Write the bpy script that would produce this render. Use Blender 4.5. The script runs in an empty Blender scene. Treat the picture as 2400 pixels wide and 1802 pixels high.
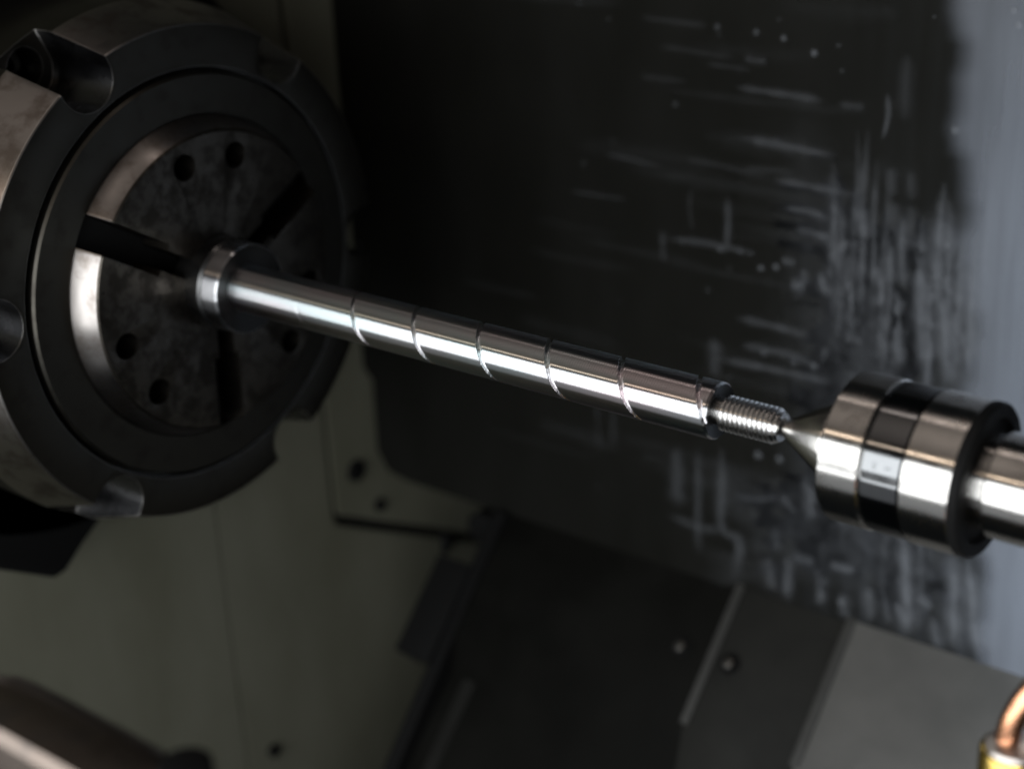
import bpy, bmesh, math, random
from mathutils import Vector, Matrix

# ------------------------------------------------------------------ camera, world, light, exposure
scene = bpy.context.scene
MM = 0.001                                   # everything below is written in millimetres; X is the spindle axis, Z is up
CAM_POS = (588.10, -485.61, 258.19)
CAM_R = (0.785255, 0.617608, -0.043988)
CAM_U = (-0.213545, 0.336825, 0.917032)
CAM_F = (-0.581183, 0.710710, -0.396380)
cam_data = bpy.data.cameras.new('camera')
cam = bpy.data.objects.new('camera', cam_data)
scene.collection.objects.link(cam)
cam.matrix_world = Matrix(((CAM_R[0], CAM_U[0], -CAM_F[0], CAM_POS[0] * MM),
                           (CAM_R[1], CAM_U[1], -CAM_F[1], CAM_POS[1] * MM),
                           (CAM_R[2], CAM_U[2], -CAM_F[2], CAM_POS[2] * MM),
                           (0, 0, 0, 1)))
cam_data.sensor_width = 36.0
cam_data.lens = 56.77
cam_data.clip_start = 0.01
cam_data.clip_end = 50.0
cam_data.dof.use_dof = True
cam_data.dof.focus_distance = 0.655
cam_data.dof.aperture_fstop = 4.8
scene.camera = cam

world = bpy.data.worlds.new('World')
scene.world = world
world.use_nodes = True
bg = world.node_tree.nodes['Background']
bg.inputs['Color'].default_value = (0.80, 0.92, 1.0, 1)
bg.inputs['Strength'].default_value = 0.006

scene.view_settings.view_transform = 'Standard'
scene.view_settings.look = 'None'
scene.view_settings.exposure = 0.0
scene.view_settings.gamma = 1.0
scene.view_settings.use_curve_mapping = False


def area_lamp(name, loc, target, sx, sy, radiance, color, spread=180):
    """rectangular lamp; radiance is what a mirror shows of it"""
    d = bpy.data.lights.new(name, 'AREA')
    d.shape = 'RECTANGLE'
    d.size = sx * MM
    d.size_y = sy * MM
    half = math.radians(spread) / 2
    boost = 1.0 if spread >= 179 else math.tan(half) / (math.tan(half) - half)
    d.energy = radiance / boost * math.pi * sx * sy * MM * MM
    d.color = color
    d.spread = math.radians(spread)
    o = bpy.data.objects.new(name, d)
    scene.collection.objects.link(o)
    o.location = Vector(loc) * MM
    o.rotation_euler = (Vector(target) - Vector(loc)).to_track_quat('-Z', 'Y').to_euler()
    return o


# the open door of the machine: daylight from the workshop, low in front
area_lamp('door_daylight', (100, -800, 60), (100, 0, 60), 2000, 650, 3.9, (0.95, 0.98, 1.0))
# fill lamp added below the door to lift the shaft's underside
area_lamp('low_fill', (100, -800, -490), (100, 0, -330), 2000, 430, 0.26, (0.92, 0.96, 1.0))
# warm ceiling lamps of the workshop seen over the door, and the warm tubes at their edges
area_lamp('ceiling_lamp', (150, -260, 620), (180, 0, 0), 660, 560, 0.46, (1.0, 0.87, 0.78), 76)
area_lamp('warm_tube', (-150, -760, 610), (-150, 0, 0), 1400, 24, 7.0, (1.0, 0.80, 0.62))
area_lamp('warm_tube_overhead', (280, 70, 640), (300, 0, 0), 420, 30, 3.0, (1.0, 0.86, 0.78))
# cool fill lamp added out of view to brighten the panel's tailstock end
area_lamp('side_fill', (420, 178, -70), (360, 278, -80), 40, 420, 15.0, (0.80, 0.90, 1.0), 110)

random.seed(7)
COL = scene.collection


# ------------------------------------------------------------------ materials
def new_mat(name):
    m = bpy.data.materials.new(name)
    m.use_nodes = True
    nt = m.node_tree
    return m, nt, nt.nodes['Principled BSDF']


def N(nt, kind, **kw):
    n = nt.nodes.new(kind)
    for k, v in kw.items():
        setattr(n, k, v)
    return n


def coords(nt, scale=(1, 1, 1)):
    tc = N(nt, 'ShaderNodeTexCoord')
    mp = N(nt, 'ShaderNodeMapping')
    mp.inputs['Scale'].default_value = scale
    nt.links.new(tc.outputs['Object'], mp.inputs['Vector'])
    return mp.outputs['Vector']


def noise(nt, vec, scale, detail=4.0, rough=0.55):
    n = N(nt, 'ShaderNodeTexNoise')
    n.inputs['Scale'].default_value = scale
    n.inputs['Detail'].default_value = detail
    n.inputs['Roughness'].default_value = rough
    nt.links.new(vec, n.inputs['Vector'])
    return n.outputs['Fac']


def ramp(nt, fac, a, b, lo=0.0, hi=1.0):
    mr = N(nt, 'ShaderNodeMapRange')
    mr.inputs['From Min'].default_value = a
    mr.inputs['From Max'].default_value = b
    mr.inputs['To Min'].default_value = lo
    mr.inputs['To Max'].default_value = hi
    nt.links.new(fac, mr.inputs['Value'])
    return mr.outputs['Result']


def mixcol(nt, fac, c1, c2):
    mx = N(nt, 'ShaderNodeMix', data_type='RGBA')
    nt.links.new(fac, mx.inputs['Factor'])
    mx.inputs['A'].default_value = (*c1, 1)
    mx.inputs['B'].default_value = (*c2, 1)
    return mx.outputs['Result']


def around_axis(nt, b, aniso):
    """turning marks run round X, so reflections smear along X"""
    tg = N(nt, 'ShaderNodeTangent', direction_type='RADIAL', axis='X')
    nt.links.new(tg.outputs['Tangent'], b.inputs['Tangent'])
    b.inputs['Anisotropic'].default_value = aniso
    b.inputs['Anisotropic Rotation'].default_value = 0.25


def metal(name, base, rough, rough_var=0.08, turned=0.0, blotch=0.0, blotch_col=None, grime=60.0, bump=0.0, metallic=1.0, spec=0.5, aniso=0.0):
    """turned: strength of lathe marks round X; blotch: share of stained patches"""
    m, nt, b = new_mat(name)
    b.inputs['Metallic'].default_value = metallic
    b.inputs['Specular IOR Level'].default_value = spec
    if aniso > 0:
        around_axis(nt, b, aniso)
    v = coords(nt)
    n1 = noise(nt, v, grime, 5.0, 0.6)
    if blotch_col is None:
        blotch_col = tuple(c * 0.55 for c in base)
    if blotch > 0:
        f = ramp(nt, n1, 0.62 - blotch * 0.3, 0.72 - blotch * 0.2)
        nt.links.new(mixcol(nt, f, base, blotch_col), b.inputs['Base Color'])
    else:
        b.inputs['Base Color'].default_value = (*base, 1)
    nt.links.new(ramp(nt, n1, 0.3, 0.7, max(0.02, rough - rough_var), rough + rough_var), b.inputs['Roughness'])
    height = None
    if turned > 0:
        vt = coords(nt, (1600.0, 6.0, 6.0))
        height = noise(nt, vt, 1.0, 2.0, 0.5)
        bp = N(nt, 'ShaderNodeBump')
        bp.inputs['Strength'].default_value = turned
        bp.inputs['Distance'].default_value = 0.0001
        nt.links.new(height, bp.inputs['Height'])
        nt.links.new(bp.outputs['Normal'], b.inputs['Normal'])
    elif bump > 0:
        bp = N(nt, 'ShaderNodeBump')
        bp.inputs['Strength'].default_value = bump
        bp.inputs['Distance'].default_value = 0.0004
        nt.links.new(noise(nt, v, 900.0, 3.0, 0.6), bp.inputs['Height'])
        nt.links.new(bp.outputs['Normal'], b.inputs['Normal'])
    return m


def paint(name, base, dirty, rough=0.6, scale=14.0, spec=0.3, bump=0.0, stretch=(1, 1, 1)):
    m, nt, b = new_mat(name)
    v = coords(nt, stretch)
    n1 = noise(nt, v, scale, 6.0, 0.6)
    nt.links.new(mixcol(nt, ramp(nt, n1, 0.35, 0.7), base, dirty), b.inputs['Base Color'])
    nt.links.new(ramp(nt, n1, 0.3, 0.7, rough - 0.08, rough + 0.08), b.inputs['Roughness'])
    b.inputs['Specular IOR Level'].default_value = spec
    if bump > 0:
        bp = N(nt, 'ShaderNodeBump')
        bp.inputs['Strength'].default_value = bump
        bp.inputs['Distance'].default_value = 0.0005
        nt.links.new(noise(nt, v, 700.0, 2.0), bp.inputs['Height'])
        nt.links.new(bp.outputs['Normal'], b.inputs['Normal'])
    return m


def shaft_mat():
    """ground steel; the fine feed marks of the turning tool grow deeper towards the threaded end"""
    m, nt, b = new_mat('turned_steel')
    b.inputs['Metallic'].default_value = 1.0
    b.inputs['Base Color'].default_value = (0.72, 0.72, 0.73, 1)
    b.inputs['Roughness'].default_value = 0.28
    around_axis(nt, b, 1.0)
    tint = noise(nt, coords(nt, (14.0, 90.0, 90.0)), 1.0, 2.0, 0.5)
    nt.links.new(mixcol(nt, ramp(nt, tint, 0.35, 0.65), (0.80, 0.71, 0.735), (0.67, 0.745, 0.76)), b.inputs['Base Color'])  # pink and cyan iridescence painted into the base colour
    # a thin oil film gives faint interference tints
    b.inputs['Thin Film IOR'].default_value = 1.42
    film = noise(nt, coords(nt, (9.0, 60.0, 60.0)), 1.0, 2.0, 0.5)
    nt.links.new(ramp(nt, film, 0.3, 0.7, 260.0, 420.0), b.inputs['Thin Film Thickness'])
    tc = N(nt, 'ShaderNodeTexCoord')
    sp = N(nt, 'ShaderNodeSeparateXYZ')
    nt.links.new(tc.outputs['Object'], sp.inputs['Vector'])
    mul = N(nt, 'ShaderNodeMath', operation='MULTIPLY')
    mul.inputs[1].default_value = 2 * math.pi / (1.15 * MM)
    nt.links.new(sp.outputs['X'], mul.inputs[0])
    sn = N(nt, 'ShaderNodeMath', operation='SINE')
    nt.links.new(mul.outputs[0], sn.inputs[0])
    amp = ramp(nt, sp.outputs['X'], 0.11, 0.27, 0.0, 1.0)
    am = N(nt, 'ShaderNodeMath', operation='MULTIPLY')
    nt.links.new(sn.outputs[0], am.inputs[0])
    nt.links.new(amp, am.inputs[1])
    v = coords(nt, (2600.0, 5.0, 5.0))
    fine = noise(nt, v, 1.0, 2.0, 0.5)
    add = N(nt, 'ShaderNodeMath', operation='MULTIPLY_ADD')
    nt.links.new(fine, add.inputs[0])
    add.inputs[1].default_value = 0.5
    nt.links.new(am.outputs[0], add.inputs[2])
    bp = N(nt, 'ShaderNodeBump')
    bp.inputs['Strength'].default_value = 1.0
    bp.inputs['Distance'].default_value = 0.00004
    nt.links.new(add.outputs[0], bp.inputs['Height'])
    nt.links.new(bp.outputs['Normal'], b.inputs['Normal'])
    return m


def streak_mat(name, col, rough, stretch=(1, 1, 1), lo=0.4):
    m, nt, b = new_mat(name)
    b.inputs['Base Color'].default_value = (*col, 1)
    b.inputs['Roughness'].default_value = rough
    at = N(nt, 'ShaderNodeAttribute', attribute_name='residue_and_sheen')
    v = coords(nt, stretch)
    n1 = noise(nt, v, 120.0, 4.0)
    mu = N(nt, 'ShaderNodeMath', operation='MULTIPLY')
    nt.links.new(at.outputs['Fac'], mu.inputs[0])
    nt.links.new(ramp(nt, n1, 0.25, 0.65, lo, 1.0), mu.inputs[1])
    nt.links.new(mu.outputs[0], b.inputs['Alpha'])
    return m


MAT = {
    'chuck': metal('black_oxide_steel', (0.060, 0.056, 0.048), 0.38, 0.06, blotch=0.3, blotch_col=(0.048, 0.044, 0.038), grime=70, bump=0.05),
    'pocket': metal('grey_pocket_steel', (0.10, 0.10, 0.105), 0.26, 0.06),
    'worn_edge': metal('worn_bare_edge', (0.50, 0.48, 0.46), 0.32, 0.06),
    'cone': metal('worn_chuck_steel', (0.42, 0.39, 0.37), 0.36, 0.08, blotch=0.5, blotch_col=(0.27, 0.235, 0.21), grime=70, aniso=0.8),
    'boss': metal('stained_chuck_steel', (0.085, 0.076, 0.065), 0.36, 0.10, blotch=0.6, blotch_col=(0.045, 0.040, 0.034), grime=130, bump=0.14),
    'nose': metal('collet_steel', (0.16, 0.16, 0.16), 0.30, 0.06, turned=0.1),
    'shaft': shaft_mat(),
    'shaded_face': metal('shaded_face_steel', (0.055, 0.055, 0.055), 0.45, 0.05),
    'flange': metal('flange_steel', (0.62, 0.62, 0.64), 0.28, 0.03, aniso=1.0),
    'thread': metal('thread_steel', (0.72, 0.71, 0.70), 0.27, 0.04, aniso=0.9),
    'center': metal('ground_center_steel', (0.70, 0.68, 0.65), 0.24, 0.05, aniso=0.95, blotch=0.25, blotch_col=(0.55, 0.53, 0.50), grime=120),
    'cone_tip': metal('ground_cone_steel', (0.80, 0.78, 0.75), 0.23, 0.04, aniso=0.85),
    'black_ring': metal('black_center_ring', (0.21, 0.215, 0.22), 0.15, 0.05, aniso=0.9),
    'black': metal('black_steel', (0.009, 0.009, 0.009), 0.5, 0.08, metallic=0.0, spec=0.05),
    'wall': paint('olive_cream_enamel', (0.172, 0.170, 0.131), (0.128, 0.126, 0.091), 0.55, 16.0, 0.25, stretch=(1, 1, 0.4)),
    'panel': paint('dark_panel_enamel', (0.0105, 0.0105, 0.0090), (0.0140, 0.0140, 0.0125), 0.65, 22.0, 0.02, stretch=(1, 1, 0.35)),
    'panel_light': paint('blue_grey_enamel', (0.125, 0.140, 0.165), (0.10, 0.112, 0.132), 0.36, 16.0, 0.5, stretch=(1, 1, 0.3)),
    'streak': streak_mat('dried_coolant_and_sheen', (0.26, 0.275, 0.30), 0.55),
    'film': streak_mat('painted_panel_sheen', (0.19, 0.208, 0.242), 0.5, (0.8, 1, 0.06), 0.72),
    'cover': paint('dark_way_cover', (0.0048, 0.0048, 0.0042), (0.0085, 0.0085, 0.0075), 0.55, 18.0, 0.03),
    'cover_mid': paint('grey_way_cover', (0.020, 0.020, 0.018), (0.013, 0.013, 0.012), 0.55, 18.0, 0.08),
    'cover_light': paint('pale_way_cover', (0.105, 0.103, 0.097), (0.072, 0.071, 0.067), 0.5, 18.0, 0.3),
    'cover_lip': paint('pale_cover_edge', (0.045, 0.045, 0.042), (0.032, 0.032, 0.03), 0.5, 60.0, 0.3),
    'screw': metal('screw_steel', (0.14, 0.138, 0.13), 0.34),
    'holder': metal('tool_holder_steel', (0.19, 0.155, 0.132), 0.40, 0.08, blotch=0.55, blotch_col=(0.10, 0.09, 0.083), grime=45),
    'holder_edge': metal('bare_edge_steel', (0.82, 0.68, 0.58), 0.30, 0.05),
    'brass': metal('brass', (0.75, 0.52, 0.14), 0.24, 0.05, bump=0.03),
    'copper': metal('copper', (0.86, 0.42, 0.24), 0.25, 0.05),
    'solder': metal('tinned_solder', (0.72, 0.66, 0.62), 0.34, 0.08, bump=0.2),
}


# ------------------------------------------------------------------ mesh helpers
def link_mesh(name, me, mat, parent=None, smooth=32):
    for p in me.polygons:
        p.use_smooth = True
    me.set_sharp_from_angle(angle=math.radians(smooth))
    if mat is not None:
        me.materials.clear()
        me.materials.append(mat)
    o = bpy.data.objects.new(name, me)
    COL.objects.link(o)
    if parent is not None:
        o.parent = parent
    return o


def mesh(name, verts, faces, mat, parent=None, smooth=32):
    me = bpy.data.meshes.new(name)
    me.from_pydata([(x * MM, y * MM, z * MM) for x, y, z in verts], [], faces)
    bm = bmesh.new()
    bm.from_mesh(me)
    bmesh.ops.recalc_face_normals(bm, faces=bm.faces)
    bm.to_mesh(me)
    bm.free()
    return link_mesh(name, me, mat, parent, smooth)


def lathe_data(profile, n=160, closed=True):
    """profile of (x, r) turned round the X axis; closed: last point joins the first"""
    verts, faces, rows = [], [], []
    for x, r in profile:
        if r <= 1e-6:
            rows.append([len(verts)])
            verts.append((x, 0, 0))
        else:
            rows.append(list(range(len(verts), len(verts) + n)))
            for k in range(n):
                a = 2 * math.pi * k / n
                verts.append((x, r * math.cos(a), r * math.sin(a)))
    m = len(rows)
    for i in range(m if closed else m - 1):
        A, B = rows[i], rows[(i + 1) % m]
        if len(A) == 1 and len(B) == 1:
            continue
        for k in range(n):
            k2 = (k + 1) % n
            if len(A) == 1:
                faces.append((A[0], B[k], B[k2]))
            elif len(B) == 1:
                faces.append((A[k], B[0], A[k2]))
            else:
                faces.append((A[k], B[k], B[k2], A[k2]))
    return verts, faces


def lathe(name, profile, mat, parent=None, n=160, closed=True):
    v, f = lathe_data(profile, n, closed)
    return mesh(name, v, f, mat, parent)


def prism_x(poly, x0, x1):
    """polygon of (y, z) extruded along X"""
    n = len(poly)
    v = [(x0, y, z) for y, z in poly] + [(x1, y, z) for y, z in poly]
    f = [tuple(range(n))[::-1], tuple(range(n, 2 * n))]
    for i in range(n):
        j = (i + 1) % n
        f.append((i, j, n + j, n + i))
    return v, f


def join_data(parts):
    V, F = [], []
    for v, f in parts:
        o = len(V)
        V += v
        F += [tuple(i + o for i in q) for q in f]
    return V, F


def cut(o, data):
    """subtract a closed mesh from o and keep the plain mesh"""
    c = mesh('cutter', data[0], data[1], None)
    md = o.modifiers.new('cut', 'BOOLEAN')
    md.operation = 'DIFFERENCE'
    md.object = c
    md.solver = 'EXACT'
    dg = bpy.context.evaluated_depsgraph_get()
    me = bpy.data.meshes.new_from_object(o.evaluated_get(dg))
    o.modifiers.clear()
    old = o.data
    o.data = me
    bpy.data.meshes.remove(old)
    bpy.data.objects.remove(c)


def soften(o, width, angle=32, mat_index=-1, flat=False):
    """a small bevel on the sharp edges, applied"""
    me = o.data
    bm = bmesh.new()
    bm.from_mesh(me)
    bmesh.ops.remove_doubles(bm, verts=bm.verts, dist=0.00002)
    bmesh.ops.dissolve_degenerate(bm, edges=bm.edges, dist=0.00002)
    es = [e for e in bm.edges if len(e.link_faces) == 2 and e.calc_face_angle(0) > math.radians(angle)]
    bmesh.ops.bevel(bm, geom=es, offset=width * MM, segments=2, profile=0.6, affect='EDGES', clamp_overlap=True, material=mat_index)
    bm.to_mesh(me)
    bm.free()
    for p in me.polygons:                                  # broad flat faces stay flat, so the bevels do not shade them
        p.use_smooth = not (len(p.vertices) > 8 or abs(p.normal.x) > 0.9995 or (flat and p.area > 1.5e-5))
    me.set_sharp_from_angle(angle=math.radians(38))


def block(name, corners, mat, parent=None, bevel=1.0):
    """hexahedron from 8 corners (bottom loop of 4, then top loop of 4)"""
    f = [(3, 2, 1, 0), (4, 5, 6, 7), (0, 1, 5, 4), (1, 2, 6, 5), (2, 3, 7, 6), (3, 0, 4, 7)]
    o = mesh(name, corners, f, mat, parent)
    if bevel > 0:
        soften(o, bevel)
    return o


def box(name, x0, x1, y0, y1, z0, z1, mat, parent=None, bevel=1.0):
    return block(name, [(x0, y0, z0), (x1, y0, z0), (x1, y1, z0), (x0, y1, z0),
                        (x0, y0, z1), (x1, y0, z1), (x1, y1, z1), (x0, y1, z1)], mat, parent, bevel)


def cyl_data(p0, p1, r0, r1, n=24):
    p0, p1 = Vector(p0), Vector(p1)
    d = (p1 - p0).normalized()
    a = d.orthogonal().normalized()
    b = d.cross(a)
    v, f = [], []
    for p, r in ((p0, r0), (p1, r1)):
        for k in range(n):
            t = 2 * math.pi * k / n
            v.append(tuple(p + r * (a * math.cos(t) + b * math.sin(t))))
    for k in range(n):
        k2 = (k + 1) % n
        f.append((k, k2, n + k2, n + k))
    f.append(tuple(range(n))[::-1])
    f.append(tuple(range(n, 2 * n)))
    return v, f


def sweep(name, pts, radii, mat, parent=None, n=32):
    """round tube along points"""
    V, F = [], []
    P = [Vector(p) for p in pts]
    ref = Vector((0, 0, 1))
    for i, p in enumerate(P):
        t = (P[min(i + 1, len(P) - 1)] - P[max(i - 1, 0)]).normalized()
        a = (ref - t * ref.dot(t)).normalized()
        b = t.cross(a)
        for k in range(n):
            w = 2 * math.pi * k / n
            V.append(tuple(p + radii[i] * (a * math.cos(w) + b * math.sin(w))))
    for i in range(len(P) - 1):
        for k in range(n):
            k2 = (k + 1) % n
            F.append((i * n + k, i * n + k2, (i + 1) * n + k2, (i + 1) * n + k))
    F.append(tuple(range(n))[::-1])
    F.append(tuple(range((len(P) - 1) * n, len(P) * n)))
    return mesh(name, V, F, mat, parent)


def thing(name, label, cat, loc=(0, 0, 0), group=None):
    o = bpy.data.objects.new(name, None)
    COL.objects.link(o)
    o['label'] = label
    o['category'] = cat
    if group:
        o['group'] = group
    return o


def setting(o, label, cat=None):
    o['kind'] = 'structure'
    o['label'] = label
    if cat:
        o['category'] = cat
    return o


def rnd(poly_r, a):
    c, s = math.cos(a), math.sin(a)
    return [(c * y - s * z, s * y + c * z) for y, z in poly_r]


# ------------------------------------------------------------------ the setting: headstock wall, back panels
XW = -150.0
YB = 250.0
wall = box('headstock_wall', XW - 20, XW, -420, 620, -640, 320, MAT['black'], None, 0)
setting(wall, 'olive cream painted headstock wall behind the chuck')
# raised cover sheets on the wall, with the narrow joints between them
def wall_sheet(name, poly, t):
    v, f = prism_x(poly, XW - 2, XW + t)
    return mesh(name, v, f, MAT['wall'], wall)
wall_sheet('wall_panel', [(-400, -620), (105.0, -620), (106.8, 300), (-400, 300)], 3)
wall_sheet('wall_panel', [(107.6, -620), (600, -620), (600, -494), (222, -283), (211.5, -277.5), (208.5, -269), (204.5, 300), (109.6, 300)], 3)
corner = [(209.5, 300), (213.5, -266), (215.8, -271), (221, -273.5), (600, -485), (600, 300)]
wall_sheet('cover_plate', corner, 3.6)
for (y, z, r) in ((234, -243, 8.5), (254.5, -279, 5.2), (326, -343, 4.6), (129.4, -418, 5.0)):
    v, f = cyl_data((XW + 2, y, z), (XW + 7, y, z), r, r * 0.9, 24)
    o = mesh('wall_bolt', v, f, MAT['black'], wall)
    soften(o, 0.8)

pan_poly = [(-146, 330), (-146, -170), (-138, -178), (-139, -232), (-130, -246), (-112, -249), (640, -246.5), (640, 330)]
v = [(x, YB, z) for x, z in pan_poly] + [(x, YB + 4, z) for x, z in pan_poly]
n = len(pan_poly)
f = [tuple(range(n)), tuple(range(n, 2 * n))[::-1]] + [(i, (i + 1) % n, n + (i + 1) % n, n + i) for i in range(n)]
panel = mesh('back_panel', v, f, MAT['panel'], None)
soften(panel, 0.8)
setting(panel, 'dark enamelled back panel streaked with dried coolant')
v, f = cyl_data((-104, YB - 5, -258), (-104, YB + 6, -258), 9, 9, 24)
v2, f2 = cyl_data((-40, YB - 8, -262), (-40, YB + 6, -262), 12, 12, 24)
for d in ((v2, f2),):
    soften(mesh('panel_bolt', d[0], d[1], MAT['black'], panel), 1.0)

def streaks(name, data, blobs, y, mat, parent):
    V, F, D = [], [], []
    for w, a, pts in data:
        P = [Vector((p[0], p[1])) for p in pts]
        # catmull-rom resample
        Q = []
        for i in range(len(P) - 1):
            p0, p1, p2, p3 = P[max(i - 1, 0)], P[i], P[i + 1], P[min(i + 2, len(P) - 1)]
            m = max(2, int((p2 - p1).length / 2.0))
            for k in range(m):
                t = k / m
                Q.append(0.5 * ((2 * p1) + (p2 - p0) * t + (2 * p0 - 5 * p1 + 4 * p2 - p3) * t * t + (3 * p1 - p0 - 3 * p2 + p3) * t ** 3))
        Q.append(P[-1])
        s = random.uniform(0, 50)
        yy = y - random.uniform(0.15, 0.9)
        rows = []
        for i, q in enumerate(Q):
            t = (Q[min(i + 1, len(Q) - 1)] - Q[max(i - 1, 0)])
            t = t.normalized() if t.length > 1e-6 else Vector((0, -1))
            nrm = Vector((-t.y, t.x))
            u = i / max(1, len(Q) - 1)
            tip = min(1.0, 3.2 * u + 0.35, 3.2 * (1 - u) + 0.6)
            ww = w * 0.8 * tip * (1 + 0.14 * math.sin(i * 0.31 + s) + 0.10 * math.sin(i * 0.83 + 2 * s) + random.uniform(-0.06, 0.06))
            row = []
            for k, (o_, dd) in enumerate(((-1.7, 0.0), (-0.8, 0.36), (0, 0.9), (0.8, 0.36), (1.7, 0.0))):
                p = q + nrm * ww * o_
                row.append(len(V))
                V.append((p.x, yy - (0.25 if k in (1, 2, 3) else 0.0), p.y))
                D.append(a * dd * min(1.0, 0.08 + 3.5 * u, 0.12 + 3.5 * (1 - u)))
            rows.append(row)
        for i in range(len(rows) - 1):
            for k in range(4):
                F.append((rows[i][k], rows[i][k + 1], rows[i + 1][k + 1], rows[i + 1][k]))
    for x, z, r, a in blobs:
        c = len(V)
        V.append((x, y - 1.3, z))
        D.append(a)
        m = 14
        for ring, (rr, dd) in enumerate(((0.6, 0.95), (1.1, 0.0))):
            for k in range(m):
                t = 2 * math.pi * k / m
                j = r * rr * random.uniform(0.9, 1.1)
                V.append((x + j * math.cos(t), y - 1.2 + 0.3 * ring, z + j * math.sin(t)))
                D.append(a * dd)
        for k in range(m):
            k2 = (k + 1) % m
            F.append((c, c + 1 + k, c + 1 + k2))
            F.append((c + 1 + k, c + 1 + m + k, c + 1 + m + k2, c + 1 + k2))
    o = mesh(name, V, F, mat, parent, 80)
    at = o.data.attributes.new('residue_and_sheen', 'FLOAT', 'POINT')
    at.data.foreach_set('value', D)
    o['kind'] = 'stuff'
    return o


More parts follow.
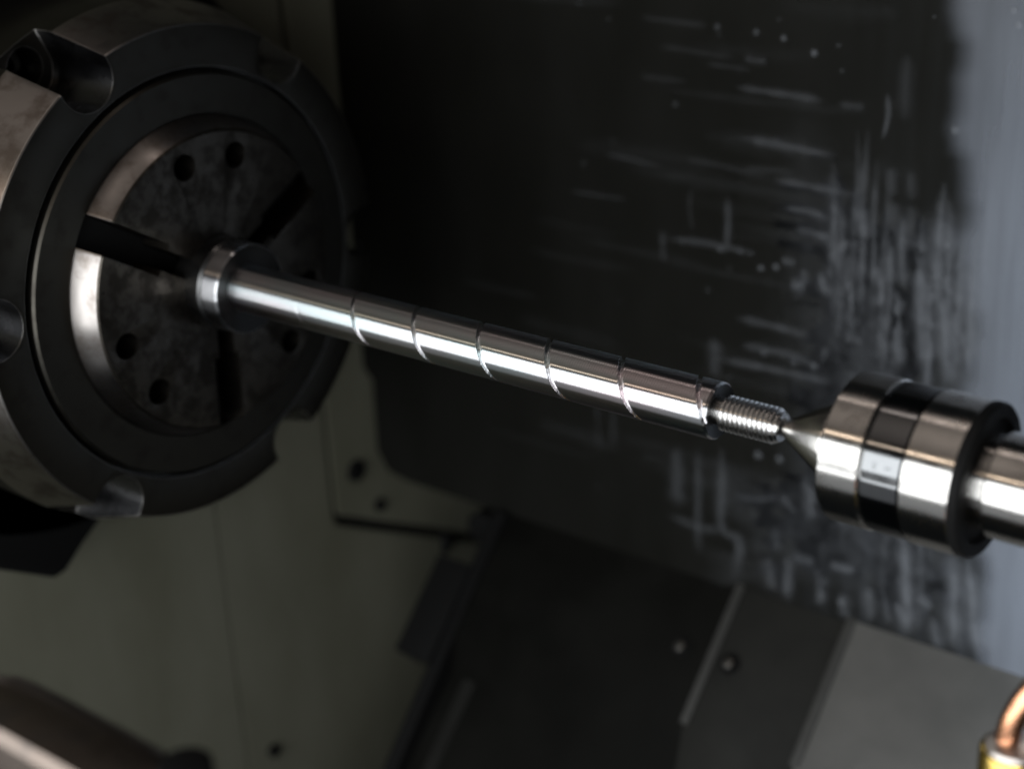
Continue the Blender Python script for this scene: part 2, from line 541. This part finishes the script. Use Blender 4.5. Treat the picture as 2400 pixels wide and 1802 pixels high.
STREAKS= [(3.6, 0.8, [(217.5, -18.0), (219.2, -36.6), (222.4, -48.2), (224.7, -60.0), (226.3, -74.7), (225.6, -91.1), (226.2, -113.8)]), (4.4, 0.8,
    [(233.2, -13.6), (235.9, -31.8), (239.7, -37.9), (239.4, -48.3), (238.9, -65.8), (240.2, -83.3)]), (2.9, 0.6, [(242.8, -13.7), (244.8, -35.2)]),
    (4.0, 0.8, [(247.0, -36.5), (248.5, -55.1), (251.3, -82.5)]), (3.2, 0.7, [(249.5, 3.9), (249.2, -20.9), (251.8, -36.5)]), (4.4, 0.8, [(260.7,
    -14.7), (261.9, -40.5), (264.8, -82.1)]), (6.8, 0.9, [(267.3, 6.8), (268.2, -14.2), (269.6, -35.6)]), (4.1, 0.9, [(270.2, -32.1), (274.6, -48.1),
    (278.2, -82.5)]), (7.9, 0.7, [(227.5, 5.4), (228.0, -13.7)]), (3.6, 0.6, [(244.1, 9.6), (244.4, -11.7)]), (3.7, 0.6, [(252.6, 9.3), (255.7,
    -15.6)]), (3.2, 0.6, [(220.1, -15.0), (213.2, -22.2), (208.0, -28.3)]), (2.7, 0.6, [(205.9, -34.3), (211.0, -35.5), (217.4, -37.8)]), (3.2, 0.8,
    [(204.1, -35.0), (205.4, -44.4), (211.4, -46.6)]), (2.7, 0.5, [(193.5, -35.2), (194.3, -45.6)]), (3.7, 0.9, [(185.4, -46.4), (194.8, -46.0)]),
    (2.2, 0.6, [(188.2, -14.4), (210.2, -15.8)]), (2.2, 0.6, [(179.3, -33.4), (188.8, -33.4)]), (2.4, 0.5, [(151.8, -72.6), (176.5, -72.6), (200.4,
    -74.0)]), (2.5, 0.5, [(155.0, -88.3), (184.6, -87.4), (201.9, -90.5)]), (2.9, 0.6, [(203.7, -88.7), (222.3, -89.1)]), (2.4, 0.5, [(136.8, -99.8),
    (173.1, -98.4), (215.3, -98.0)]), (5.6, 0.6, [(210.7, -76.3), (218.0, -72.9)]), (2.9, 0.5, [(205.5, -87.4), (208.9, -77.6)]), (1.9, 0.6, [(278.8,
    -48.1), (286.3, -60.1), (290.8, -77.0)]), (4.8, 0.35, [(138.3, -87.1), (138.5, -112.0)]), (1.9, 0.4, [(105.7, -33.5), (132.4, -31.7), (164.0,
    -32.5)]), (5.3, 0.35, [(112.5, -162.9), (112.3, -203.1)]), (2.6, 0.4, [(127.2, -159.0), (127.4, -222.7), (130.0, -228.3)]), (3.3, 0.5, [(143.1,
    -154.9), (143.4, -185.9), (142.8, -204.0), (147.2, -211.7), (155.0, -212.1), (156.8, -217.1), (154.5, -233.3), (151.0, -238.7)]), (3.2, 0.6,
    [(183.1, -174.6), (192.8, -184.5)]), (2.4, 0.4, [(105.6, -210.8), (126.3, -213.1), (143.6, -210.7)]), (4.8, 0.7, [(198.5, -157.2), (202.3,
    -171.8), (202.1, -186.4)]), (4.8, 0.5, [(175.3, -217.6), (178.6, -240.3)]), (3.2, 0.5, [(188.9, -216.1), (188.2, -238.5), (191.0, -243.2)]), (3.2,
    0.5, [(190.9, -214.1), (206.9, -211.8)]), (3.2, 0.7, [(215.4, -211.1), (230.3, -210.4)]), (3.2, 0.5, [(213.1, -219.3), (212.0, -226.5)]), (2.6,
    0.45, [(210.1, -226.4), (209.2, -240.5)]), (2.1, 0.4, [(150.4, -183.9), (166.3, -182.7), (181.9, -177.0)]), (3.2, 0.4, [(179.7, -198.5), (181.4,
    -213.0)]), (5.2, 0.95, [(258.5, -175.5), (264.4, -224.3), (263.8, -240.4)]), (3.6, 0.7, [(258.7, -206.1), (257.4, -220.0), (264.6, -235.6)]),
    (4.8, 0.9, [(288.6, -180.2), (292.7, -239.2)]), (3.8, 0.9, [(297.0, -180.8), (301.7, -211.6), (306.2, -239.3)]), (4.1, 0.6, [(240.2, -216.7),
    (242.4, -239.9)]), (3.8, 0.6, [(278.3, -221.8), (283.7, -242.4)]), (4.1, 0.7, [(268.5, -214.0), (279.1, -218.2)]), (3.2, 0.5, [(215.9, -209.8),
    (232.3, -210.2)]), (3.6, 0.5, [(225.4, -226.1), (226.1, -242.1)]), (3.2, 0.45, [(189.1, -213.7), (188.6, -239.5)]), (3.0, 0.45, [(206.1, -214.0),
    (212.5, -237.4)]), (2.7, 0.4, [(248.6, -213.9), (254.0, -237.0)]), (2.1, 0.8, [(150.5, 58.2), (171.5, 57.7), (201.9, 56.7)]), (1.8, 0.5, [(209.8,
    55.6), (225.3, 55.8)]), (2.3, 0.8, [(150.8, 30.9), (176.3, 30.4), (202.9, 28.8), (211.8, 29.4)]), (2.5, 0.8, [(172.5, 10.9), (197.4, 10.3),
    (222.5, 9.8)]), (2.5, 0.5, [(179.2, -3.5), (197.9, -3.9), (209.2, -6.4)]), (1.8, 0.6, [(154.5, 73.6), (169.1, 73.2)]), (2.1, 0.35, [(155.4, 15.2),
    (187.0, 15.9)]), (2.0, 0.3, [(116.7, 14.8), (144.5, 13.7), (172.5, 10.9)]), (1.8, 0.25, [(88.4, 57.4), (120.1, 57.8)]), (1.8, 0.25, [(88.9, 89.8),
    (133.1, 88.8)]), (1.8, 0.25, [(100.1, 75.7), (150.3, 73.0)]), (3.0, 0.4, [(168.5, 72.9), (168.8, 59.3)]), (3.6, 0.5, [(204.4, 55.9), (206.7,
    32.6)]), (2.7, 0.35, [(227.3, 55.0), (230.3, 31.1)]), (3.6, 0.6, [(215.3, 29.1), (218.5, 12.9)]), (4.1, 0.6, [(229.5, 28.3), (231.3, 11.1)]),
    (3.6, 0.5, [(241.1, 27.2), (242.8, 11.9)]), (2.7, 0.4, [(251.5, 26.8), (253.3, 11.7)]), (2.3, 0.3, [(208.0, 75.0), (209.8, 55.6)]), (2.0, 0.25,
    [(215.3, 86.2), (216.4, 60.0)]), (3.6, 0.3, [(246.2, 85.7), (246.4, 51.1)])]
BLOBS= [(176.6, -37.8, 2.0, 0.8), (167.5, -39.9, 1.7, 0.5), (201.4, -90.6, 2.6, 0.7), (189.0, -91.1, 2.2, 0.5), (170.0, -89.7, 2.4, 0.5), (273.6,
    -8.4, 1.9, 0.8), (167.8, -153.7, 2.8, 0.8), (181.9, -152.6, 2.5, 0.8), (224.1, -232.7, 2.6, 0.7), (195.9, 80.5, 2.1, 0.8), (178.2, 86.4, 1.8,
    0.5), (138.5, 88.8, 2.1, 0.35), (162.1, 88.1, 2.0, 0.4), (112.2, 44.5, 1.8, 0.3), (209.5, 85.7, 1.4, 0.3), (167.2, -40.1, 2.1, 0.5), (141.6,
    -33.5, 2.0, 0.4), (116.6, -33.7, 1.6, 0.35), (273.9, 50.1, 2.3, 0.6), (301.8, 103.4, 1.8, 0.8), (298.7, 110.0, 1.6, 0.7), (141.4, -33.8, 1.9,
    0.5), (154.2, -32.9, 1.4, 0.4), (161.1, -32.6, 1.4, 0.4)]
more = []
for i in range(14):
    x = random.uniform(20, 285)
    z = random.uniform(-225, 110)
    k = (x / 285.0)
    if random.random() < 0.55:
        L = random.uniform(8, 45)
        more.append((random.uniform(1.0, 3.0), 0.10 + 0.28 * k * random.random(), [(x, z), (x + random.uniform(-1, 1), z - L * 0.5), (x + random.uniform(-2, 2), z - L)]))
    else:
        L = random.uniform(15, 60)
        more.append((random.uniform(0.8, 2.0), 0.08 + 0.26 * k * random.random(), [(x - L, z + random.uniform(-1, 3)), (x, z)]))
for i in range(16):                                               # broad pale ribbons painting door sheen on the panel's tailstock side
    x = random.uniform(190, 292)
    z = random.uniform(-120, 60)
    k = (x - 190) / 100.0
    L = random.uniform(60, 150)
    more.append((random.uniform(12, 30), 0.05 + 0.12 * k, [(x, z), (x + 2, z - L * 0.5), (x + 4, max(-240, z - L))]))
for i in range(14):  # more painted sheen, low on the panel
    x = random.uniform(130, 300)
    z = random.uniform(-235, -165)
    more.append((random.uniform(8, 22), 0.05 + 0.07 * random.random(), [(x, z + 12), (x + random.uniform(-6, 6), z), (x + random.uniform(-6, 6), max(-243, z - 25))]))
more_b = [(random.uniform(30, 290), random.uniform(-225, 115), random.uniform(0.5, 1.3), random.uniform(0.08, 0.3)) for i in range(26)]
for i in range(26):                                               # long faint smears along the panel
    x = random.uniform(-60, 200)
    L = random.uniform(50, 150)
    z = random.uniform(-200, 110)
    more.append((random.uniform(2.0, 6.0), random.uniform(0.02, 0.06), [(x, z), (x + L * 0.5, z + random.uniform(-1, 1)), (min(285, x + L), z + random.uniform(-1.5, 1.5))]))
for i in range(26):                                               # long drips on the tailstock side
    x = random.uniform(205, 290)
    z = random.choice((random.uniform(-15, 45), random.uniform(-15, 45), random.uniform(-150, -100)))
    L = random.uniform(60, 120)
    k = (x - 205) / 85.0
    P = [(x, z)]
    while P[-1][1] > max(-243, z - L):
        P.append((P[-1][0] + random.uniform(-0.9, 1.3), P[-1][1] - random.uniform(9, 18)))
    P[-1] = (P[-1][0], max(P[-1][1], -244))
    more.append((random.uniform(2.2, 4.2), (0.20 if z > -60 else 0.10) + 0.28 * k * random.uniform(0.5, 1.0), P))
streaks('coolant_streaks_and_sheen', [(w * 1.15, a * (0.60 if P[0][1] < 5 else 0.30), P) for w, a, P in STREAKS
                            if not (P[0][1] > 22 and P[0][0] < 236 and abs(P[0][0] - P[-1][0]) < 8)] + more, [(x, z, r, a * 0.55) for x, z, r, a in BLOBS] + more_b, YB - 0.2, MAT['streak'], panel)



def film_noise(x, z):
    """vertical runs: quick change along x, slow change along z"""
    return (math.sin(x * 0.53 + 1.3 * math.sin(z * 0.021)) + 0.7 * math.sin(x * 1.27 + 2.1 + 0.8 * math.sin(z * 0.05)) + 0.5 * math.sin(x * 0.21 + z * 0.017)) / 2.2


V, F, D = [], [], []                                              # pale layer painting the reflected door light on the panel's tailstock end
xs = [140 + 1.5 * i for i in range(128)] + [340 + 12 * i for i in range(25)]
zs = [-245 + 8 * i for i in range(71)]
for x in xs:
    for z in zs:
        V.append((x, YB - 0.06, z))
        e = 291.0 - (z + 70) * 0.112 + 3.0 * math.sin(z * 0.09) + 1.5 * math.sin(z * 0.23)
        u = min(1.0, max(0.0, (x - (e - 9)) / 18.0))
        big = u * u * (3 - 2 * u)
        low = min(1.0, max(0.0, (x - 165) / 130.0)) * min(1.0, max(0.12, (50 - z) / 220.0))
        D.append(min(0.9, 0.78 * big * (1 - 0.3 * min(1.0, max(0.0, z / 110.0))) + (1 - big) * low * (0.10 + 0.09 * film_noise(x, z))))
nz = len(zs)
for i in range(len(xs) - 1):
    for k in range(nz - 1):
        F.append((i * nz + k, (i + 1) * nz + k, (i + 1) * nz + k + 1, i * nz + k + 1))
film = mesh('panel_sheen', V, F, MAT['film'], panel, 80)
film.data.attributes.new('residue_and_sheen', 'FLOAT', 'POINT').data.foreach_set('value', D)
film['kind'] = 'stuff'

# ------------------------------------------------------------------ telescopic way cover of the slant bed
cover = thing('way_cover', 'dark grey slanted way cover with raised plate edges below the back panel', 'way cover')
SEC = [(262, -236), (187.5, -308), (180, -334), (40, -470)]     # (y, z) of the top surface, from the panel down to the front


def cover_plate(name, x0, x1, lift, sec, mat, thick=4.0, bevel=0.8):
    P = [Vector(p) for p in sec]
    top, bot = [], []
    for i, p in enumerate(P):
        t = (P[min(i + 1, len(P) - 1)] - P[max(i - 1, 0)]).normalized()
        nn = Vector((t.y, -t.x))
        if nn.y < 0:
            nn = -nn
        top.append(tuple(p + nn * lift))
        bot.append(tuple(p + nn * (lift - thick)))
    v, f = prism_x(top + bot[::-1], x0, x1)
    o = mesh(name, v, f, mat, cover)
    soften(o, bevel, flat=True)
    return o


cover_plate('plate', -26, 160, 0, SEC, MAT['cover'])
cover_plate('plate', 156, 234, 1.6, SEC, MAT['cover_mid'])  # plate colours step from dark to pale towards the tailstock
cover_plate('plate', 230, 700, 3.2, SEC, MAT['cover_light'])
cover_plate('plate_edge', 154, 159.5, 3.0, SEC[:2], MAT['cover_lip'], 2.0, 0.7)
cover_plate('plate_edge', 227.5, 233.5, 4.6, SEC[:2], MAT['cover_lip'], 2.0, 0.7)
cover_plate('plate_edge', -8, 2, 1.4, SEC[2:], MAT['cover_mid'], 2.0, 0.7)
cover_plate('end_block', -56, -27, 5, [(219, -276), (169, -325)], MAT['black'], 22.0, 2.0)
cover_plate('end_rail', -30, -20, 6, [(250, -248), (40, -470)], MAT['black'], 24.0, 2.0)
v, f = cyl_data((-57, 224, -276), (-57, 224, -262), 3.2, 3.2, 20)
soften(mesh('locating_pin', v, f, MAT['black'], cover), 0.6)
for x, lift in ((135.4, 0.0), (169.9, 1.6)):
    nn = Vector((0, -0.695, 0.719))
    b = Vector((x, 217.3, -278.0)) + nn * lift
    v, f = cyl_data(b - nn * 1, b + nn * 4.0, 3.6, 3.2, 20)
    s = mesh('screw', v, f, MAT['screw'], cover)
    soften(s, 0.6)
    v, f = cyl_data(b + nn * 0.0, b + nn * 0.7, 6.5, 6.5, 24)
    mesh('washer', v, f, MAT['black'], cover)

# ------------------------------------------------------------------ the chuck
chuck = thing('lathe_chuck', 'large round black steel lathe chuck with rim pockets and three slots', 'chuck')
prof = [(-104, 60), (-104, 129), (-102, 131), (-34, 131), (-32, 130.2), (-3.3, 121.6), (-2.75, 121.0), (-2.6, 115.4), (-2.6, 101.4), (-9, 101.4), (-9, 60)]
body = lathe('chuck_body', prof, MAT['chuck'], chuck, 240)
PA = [math.radians(55 + 60 * k) for k in range(6)]
cutters, bores = [], []
for a in PA:
    poly = []
    for k in range(15):
        t = math.pi / 2 + math.pi * k / 14
        poly.append((117.5 + 14.5 * math.cos(t), 14.5 * math.sin(t)))
    poly += [(150, -14.5), (150, 14.5)]
    cutters.append(prism_x(rnd(poly, a), -46, 6))
    cy, cz = 119 * math.cos(a), 119 * math.sin(a)
    bores.append(cyl_data((-80, cy, cz), (-40, cy, cz), 9.8, 9.8, 32))
cut(body, join_data(cutters))
cut(body, join_data(bores))
body.data.materials.append(MAT['cone'])
body.data.materials.append(MAT['pocket'])
body.data.materials.append(MAT['worn_edge'])
soften(body, 0.7, 30, 3)
# the conical rim is worn bright, the flat face stays black
for p in body.data.polygons:
    if p.material_index == 3:
        continue
    c = p.center / MM
    r = math.hypot(c.y, c.z)
    if -33.5 < c.x < -2.7 and r > 114.9 and p.normal.x > 0.05 and p.normal.x < 0.9:
        p.material_index = 1
    elif r > 102.5 and -46.5 < c.x < -3.2 and abs(p.normal.x) < 0.3:
        p.material_index = 2                                     # pocket walls, darker than the conical rim
for a in PA:                                                     # mounting screws deep in the bores
    cy, cz = 119 * math.cos(a), 119 * math.sin(a)
    v, f = lathe_data([(-72, 0), (-72, 7.6), (-60, 7.6), (-59, 6.8), (-59, 3.6), (-65, 3.4), (-65, 0)], 28, False)
    v = [(x, y + cy, z + cz) for x, y, z in v]
    mesh('socket_screw', v, f, MAT['nose'], chuck)

ring = lathe('face_ring', [(-14, 79.8), (-14, 98.9), (-1.2, 98.9), (0, 97.9), (0, 79.8)], MAT['chuck'], chuck, 240)
boss = lathe('clamping_disc', [(-34, 12), (-34, 79.2), (-0.5, 79.2), (11.2, 73.6), (12, 72.6), (12, 12)], MAT['boss'], chuck, 240)
slots, holes = [], []
for k in range(3):
    a = math.radians(27.5 + 120 * k)
    poly = [(10, -5), (38, -5), (38, -8), (90, -8), (90, 8), (38, 8), (38, 5), (10, 5)]
    slots.append(prism_x(rnd(poly, a), -26, 30))
    for s in (-15, 15):
        h = math.radians(87.5 + 120 * k + s)
        cy, cz = 61.4 * math.cos(h), 61.4 * math.sin(h)
        holes.append(cyl_data((-14, cy, cz), (30, cy, cz), 6.4, 6.4, 36))
cut(boss, join_data(slots))
cut(boss, join_data(holes))
soften(boss, 0.5, 32)
boss.data.materials.append(MAT['cone'])                          # its tapered side is bare steel
for p in boss.data.polygons:
    c = p.center / MM
    if -0.6 < c.x < 11.6 and math.hypot(c.y, c.z) > 72.5 and abs(p.normal.x) < 0.7 and (p.normal.y * c.y + p.normal.z * c.z) > 60:
        p.material_index = 1
for k in range(3):                                               # black fill added low in the slots, painting their shade
    a = math.radians(27.5 + 120 * k)
    v, f = prism_x(rnd([(14, -4.6), (37.6, -4.6), (37.6, -7.6), (78.5, -7.6), (78.5, 7.6), (37.6, 7.6), (37.6, 4.6), (14, 4.6)], a), -25, -6)
    mesh('slot_dark_fill', v, f, MAT['black'], chuck)
lathe('collet_nose', [(4, 12), (4, 22.6), (20.4, 22.6), (21.6, 21.4), (21.6, 12)], MAT['nose'], chuck, 128)


def stamped(name, cy, cz, rot, strokes, size, x):
    """shallow stamped figure on the flat face"""
    V, F = [], []
    for (u0, w0, u1, w1) in strokes:
        p0, p1 = Vector((u0, w0)) * size, Vector((u1, w1)) * size
        t = (p1 - p0).normalized()
        nn = Vector((-t.y, t.x)) * size * 0.13
        b = len(V)
        for lvl in (-0.3, 0.06):
            for q in (p0 + nn, p1 + nn, p1 - nn, p0 - nn):
                c, s = math.cos(rot), math.sin(rot)
                V.append((x + lvl, cy + c * q.x - s * q.y, cz + s * q.x + c * q.y))
        F += [(b, b + 1, b + 2, b + 3), (b + 4, b + 5, b + 6, b + 7)] + [(b + i, b + (i + 1) % 4, b + 4 + (i + 1) % 4, b + 4 + i) for i in range(4)]
    return mesh(name, V, F, MAT['black'], chuck)


stamped('stamped_figure', 108, -21, -0.1, [(0, 1, 0.8, 1), (0.8, 1, 0.8, 0.5), (0.8, 0.5, 0, 0), (0, 0, 0.9, 0)], 6.0, -2.6)
stamped('stamped_figure', 92, -64, 0.6, [(0, 0, 0.5, 1), (0.5, 1, 1, 0.2), (1, 0.2, 0, 0), (0.2, -0.7, 1.0, -0.5)], 6.0, -2.6)
# the black spindle guard that shows under the chuck
gp = [(20, -125), (-8, -164), (-19, -171), (-34, -183), (-42, -184), (-300, -20), (-300, 60), (-120, 60)]
v, f = prism_x(gp, -122, -108)
guard = mesh('spindle_guard', v, f, MAT['black'], None)
soften(guard, 2.0)
guard['label'] = 'flat black guard plate showing below and behind the chuck'
guard['category'] = 'guard'

hs = lathe('spindle_housing', [(-146, 40), (-146, 162), (-110, 162), (-108, 160), (-108, 40)], MAT['black'], None, 200)
hs['label'] = 'round black spindle housing behind the chuck'
hs['category'] = 'housing'

# ------------------------------------------------------------------ the workpiece
work = thing('threaded_shaft', 'shiny steel shaft with a spiral groove, flange and threaded end', 'shaft')
fl = lathe('flange', [(21.8, 8), (21.8, 21.0), (22.6, 21.9), (31.7, 21.9), (32.6, 21.0), (32.4, 20.2), (29.4, 12.2), (29.4, 8)], MAT['flange'], work, 160)
fl.data.materials.append(MAT['shaded_face'])  # face colour darkened to paint the dark it would mirror
for p in fl.data.polygons:
    if p.normal.x > 0.5 and p.center.x > 0.029 and math.hypot(p.center.y, p.center.z) < 0.0208:
        p.material_index = 1
R0 = 11.33
PITCH, X63 = 36.1, 137.0
NX, NT = 2000, 192
XA, XB = 29.0, 293.4
V, F = [], []
for i in range(NX + 1):
    x = XA + (XB - XA) * i / NX
    for k in range(NT):
        t = 2 * math.pi * k / NT
        deg = math.degrees(t)
        d = (x - X63 - PITCH * (deg - 63.0) / 360.0)
        d = (d + PITCH / 2) % PITCH - PITCH / 2
        gro = 0.0
        hw = 1.15
        if abs(d) < hw:
            xc = x - d
            depth = 1.4 * min(1.0, max(0.0, (x - 74.0) / 34.0))
            gro = depth * math.sqrt(max(0.0, 1 - (d / hw) ** 2))
        elif abs(d) < hw + 0.28:                                   # the small burr beside the groove
            gro = -0.03 * min(1.0, max(0.0, (x - 90.0) / 40.0))
        r = R0 - gro + 0.055 * min(1.0, max(0.0, (x - 140.0) / 120.0)) * math.sin(2 * math.pi * (x / 1.15 - t / (2 * math.pi)))
        e = XB - x
        if e < 0.8:
            r = min(r, R0 - 0.7 * (1 - e / 0.8))
        V.append((x, r * math.cos(t), r * math.sin(t)))
for i in range(NX):
    for k in range(NT):
        k2 = (k + 1) % NT
        F.append((i * NT + k, (i + 1) * NT + k, (i + 1) * NT + k2, i * NT + k2))
base = len(V)                                                     # dished end face
for k in range(NT):
    t = 2 * math.pi * k / NT
    V.append((XB - 1.6, 5.6 * math.cos(t), 5.6 * math.sin(t)))
for k in range(NT):
    k2 = (k + 1) % NT
    F.append((NX * NT + k, base + k, base + k2, NX * NT + k2))
sb = mesh('spiral_grooved_body', V, F, MAT['shaft'], work, 50)
sb.data.materials.append(MAT['shaded_face'])  # end face painted dark in the same way as the flange
for p in sb.data.polygons:
    if p.normal.x > 0.7 and p.center.x > (XB - 1.7) * MM:
        p.material_index = 1
# thread: relief, helical crests, chamfered end with a centre hole
V, F = [], []
XT0, XT1, TP, NT2 = 291.4, 320.6, 2.1, 120
steps = 300
for i in range(steps + 1):
    x = XT0 + (XT1 - XT0) * i / steps
    for k in range(NT2):
        t = 2 * math.pi * k / NT2
        ph = ((x - XT0) / TP - t / (2 * math.pi)) % 1.0
        tri = 1 - abs(2 * ph - 1)
        r = 5.75 + 1.4 * min(1.0, max(0.0, (tri - 0.3) / 0.42))
        if x < 296.0:
            r = min(r, 5.5 + max(0.0, (x - 295.4)) * 2.2)
        if x > 317.8:
            r = min(r, 7.2 - (x - 317.8) * 0.62)
        V.append((x, r * math.cos(t), r * math.sin(t)))
for i in range(steps):
    for k in range(NT2):
        k2 = (k + 1) % NT2
        F.append((i * NT2 + k, (i + 1) * NT2 + k, (i + 1) * NT2 + k2, i * NT2 + k2))
base = len(V)
for xx, rr in ((320.6, 3.6), (316.4, 0.9)):
    for k in range(NT2):
        t = 2 * math.pi * k / NT2
        V.append((xx, rr * math.cos(t), rr * math.sin(t)))
for k in range(NT2):
    k2 = (k + 1) % NT2
    F.append((steps * NT2 + k, base + k, base + k2, steps * NT2 + k2))
    F.append((base + k, base + NT2 + k, base + NT2 + k2, base + k2))
mesh('threaded_end', V, F, MAT['thread'], work, 50)

# ------------------------------------------------------------------ the live centre
lc = thing('live_center', 'polished steel live center with a black middle band holding the shaft tip', 'live center')
lathe('cone_point', [(316.6, 0), (317.0, 0.6), (342.6, 15.4), (343.2, 15.4), (343.6, 16.1), (348.2, 19.0), (348.6, 19.0), (348.6, 0)], MAT['cone_tip'], lc, 160, False)
lathe('front_ring', [(349.0, 10), (349.0, 27.3), (349.6, 27.9), (364.2, 27.9), (364.8, 27.3), (364.8, 10)], MAT['center'], lc, 200)
lathe('black_band', [(364.0, 10), (364.0, 26.0), (365.8, 26.0), (366.2, 27.5), (379.4, 27.5), (379.7, 26.4), (380.3, 26.4), (380.3, 10)], MAT['black_ring'], lc, 200)
lathe('rear_ring', [(380.2, 10), (380.2, 27.4), (380.7, 27.9), (397.6, 27.9), (398.0, 27.6), (398.0, 10)], MAT['center'], lc, 200)
lathe('end_cap', [(397.4, 8), (397.4, 27.8), (400.6, 27.6), (401.4, 26.8), (401.4, 22.6), (399.6, 22.0), (399.6, 8)], MAT['black'], lc, 200)
lathe('neck', [(390, 4), (390, 17.0), (406.2, 17.0), (406.2, 4)], MAT['center'], lc, 160)
lathe('shank', [(405.4, 4), (405.4, 18.0), (406.2, 18.8), (560, 20.4), (560, 4)], MAT['center'], lc, 160)


def engraved(name, a0, x0, strokes, r, size):
    """thin lettering strokes laid round the ring; (u along X, w round the ring)"""
    V, F = [], []
    for (u0, w0, u1, w1) in strokes:
        p0 = Vector((u0, w0)) * size
        p1 = Vector((u1, w1)) * size
        t = (p1 - p0).normalized()
        nn = Vector((-t.y, t.x)) * 0.08
        q = [p0 + nn, p1 + nn, p1 - nn, p0 - nn]
        b = len(V)
        for lvl in (0.0, 0.035):
            for s in q:
                a = a0 - s.y / r
                V.append((x0 + s.x, (r + lvl) * math.cos(a), (r + lvl) * math.sin(a)))
        F += [(b, b + 1, b + 2, b + 3), (b + 4, b + 5, b + 6, b + 7)] + [(b + i, b + (i + 1) % 4, b + 4 + (i + 1) % 4, b + 4 + i) for i in range(4)]
    return mesh(name, V, F, MAT['black'], lc)


A0 = math.radians(152)
engraved('engraved_mark', A0 + math.radians(13), 370.0, [(0, 0, 0.1, 1), (0.1, 1, -0.25, 1.9), (0.55, 0.1, 0.5, 1.0), (0.5, 1.0, 0.75, 1.9)], 27.5, 1.5)
engraved('engraved_mark', A0 + math.radians(12), 374.6, [(0, 0.2, 0, 1.2), (0, 0.75, 1, 0.75), (1, 0.2, 1, 1.2)], 27.5, 1.5)

# ------------------------------------------------------------------ brass fitting with its copper tube
noz = thing('coolant_fitting', 'brass fitting with a bent copper tube at the lower right edge', 'fitting')
ax = Vector((440.2, -62.0, -61.0))
lathe_v, lathe_f = lathe_data([(-60, 0), (-60, 10.8), (-1.4, 10.8), (-0.3, 10.2), (0, 9.6), (0, 0)], 64, False)
v = [(ax.x + y, ax.y + z, ax.z + 4 + x) for x, y, z in lathe_v]
mesh('brass_body', v, lathe_f, MAT['brass'], noz)
sv, sf = lathe_data([(0, 0), (0, 9.5), (1.2, 8.8), (2.0, 6.0), (2.6, 0)], 64, False)
v = [(ax.x + y, ax.y + z, ax.z + 4.1 + x) for x, y, z in sv]
mesh('solder_ring', v, sf, MAT['solder'], noz)
pts, rad = [], []
for i in range(25):
    t = i / 24.0
    a = t * math.radians(115)
    Rr = 34.0
    off = Rr * (1 - math.cos(a))
    up = Rr * math.sin(a)
    pts.append((ax.x - 2.6 + off * 0.80, ax.y + off * 0.60, ax.z + 4 + up))
    rad.append(4.0)
sweep('copper_tube', pts, rad, MAT['copper'], noz)

# ------------------------------------------------------------------ out-of-focus tool holder in the lower left foreground
hold = thing('tool_holder', 'blurred brownish steel tool holder block in the lower left foreground', 'tool holder')
# section in (y, z): front face, bare chamfer, well rounded top and back
HOLD = [(-284, -60), (-282, -13.5), (-279.8, -10.2), (-274, -8.4), (-268, -8.0), (-262, -9.2), (-257, -12.5), (-254, -18), (-252, -60)]
V, F = [], []
xs = [180, 188, 194, 200, 208, 220, 236, 252, 266, 276, 284, 290, 294]
dz = [-14, -7, -3.4, -1.4, -0.3, 0, 0, 0, -0.3, -1.2, -3.2, -7, -16]
m = len(HOLD)
for x, d in zip(xs, dz):
    for y, z in HOLD:
        V.append((x, y, z + (d if z > -50 else 0)))
for i in range(len(xs) - 1):
    for k in range(m):
        k2 = (k + 1) % m
        F.append((i * m + k, (i + 1) * m + k, (i + 1) * m + k2, i * m + k2))
F += [tuple(range(m))[::-1], tuple(range((len(xs) - 1) * m, len(xs) * m))]
hb = mesh('holder_block', V, F, MAT['holder'], hold, 30)
v, f = cyl_data((289, -266, -40), (289, -266, -2.5), 8.5, 7.5, 28)
soften(mesh('clamp_screw', v, f, MAT['black'], hold), 1.2)
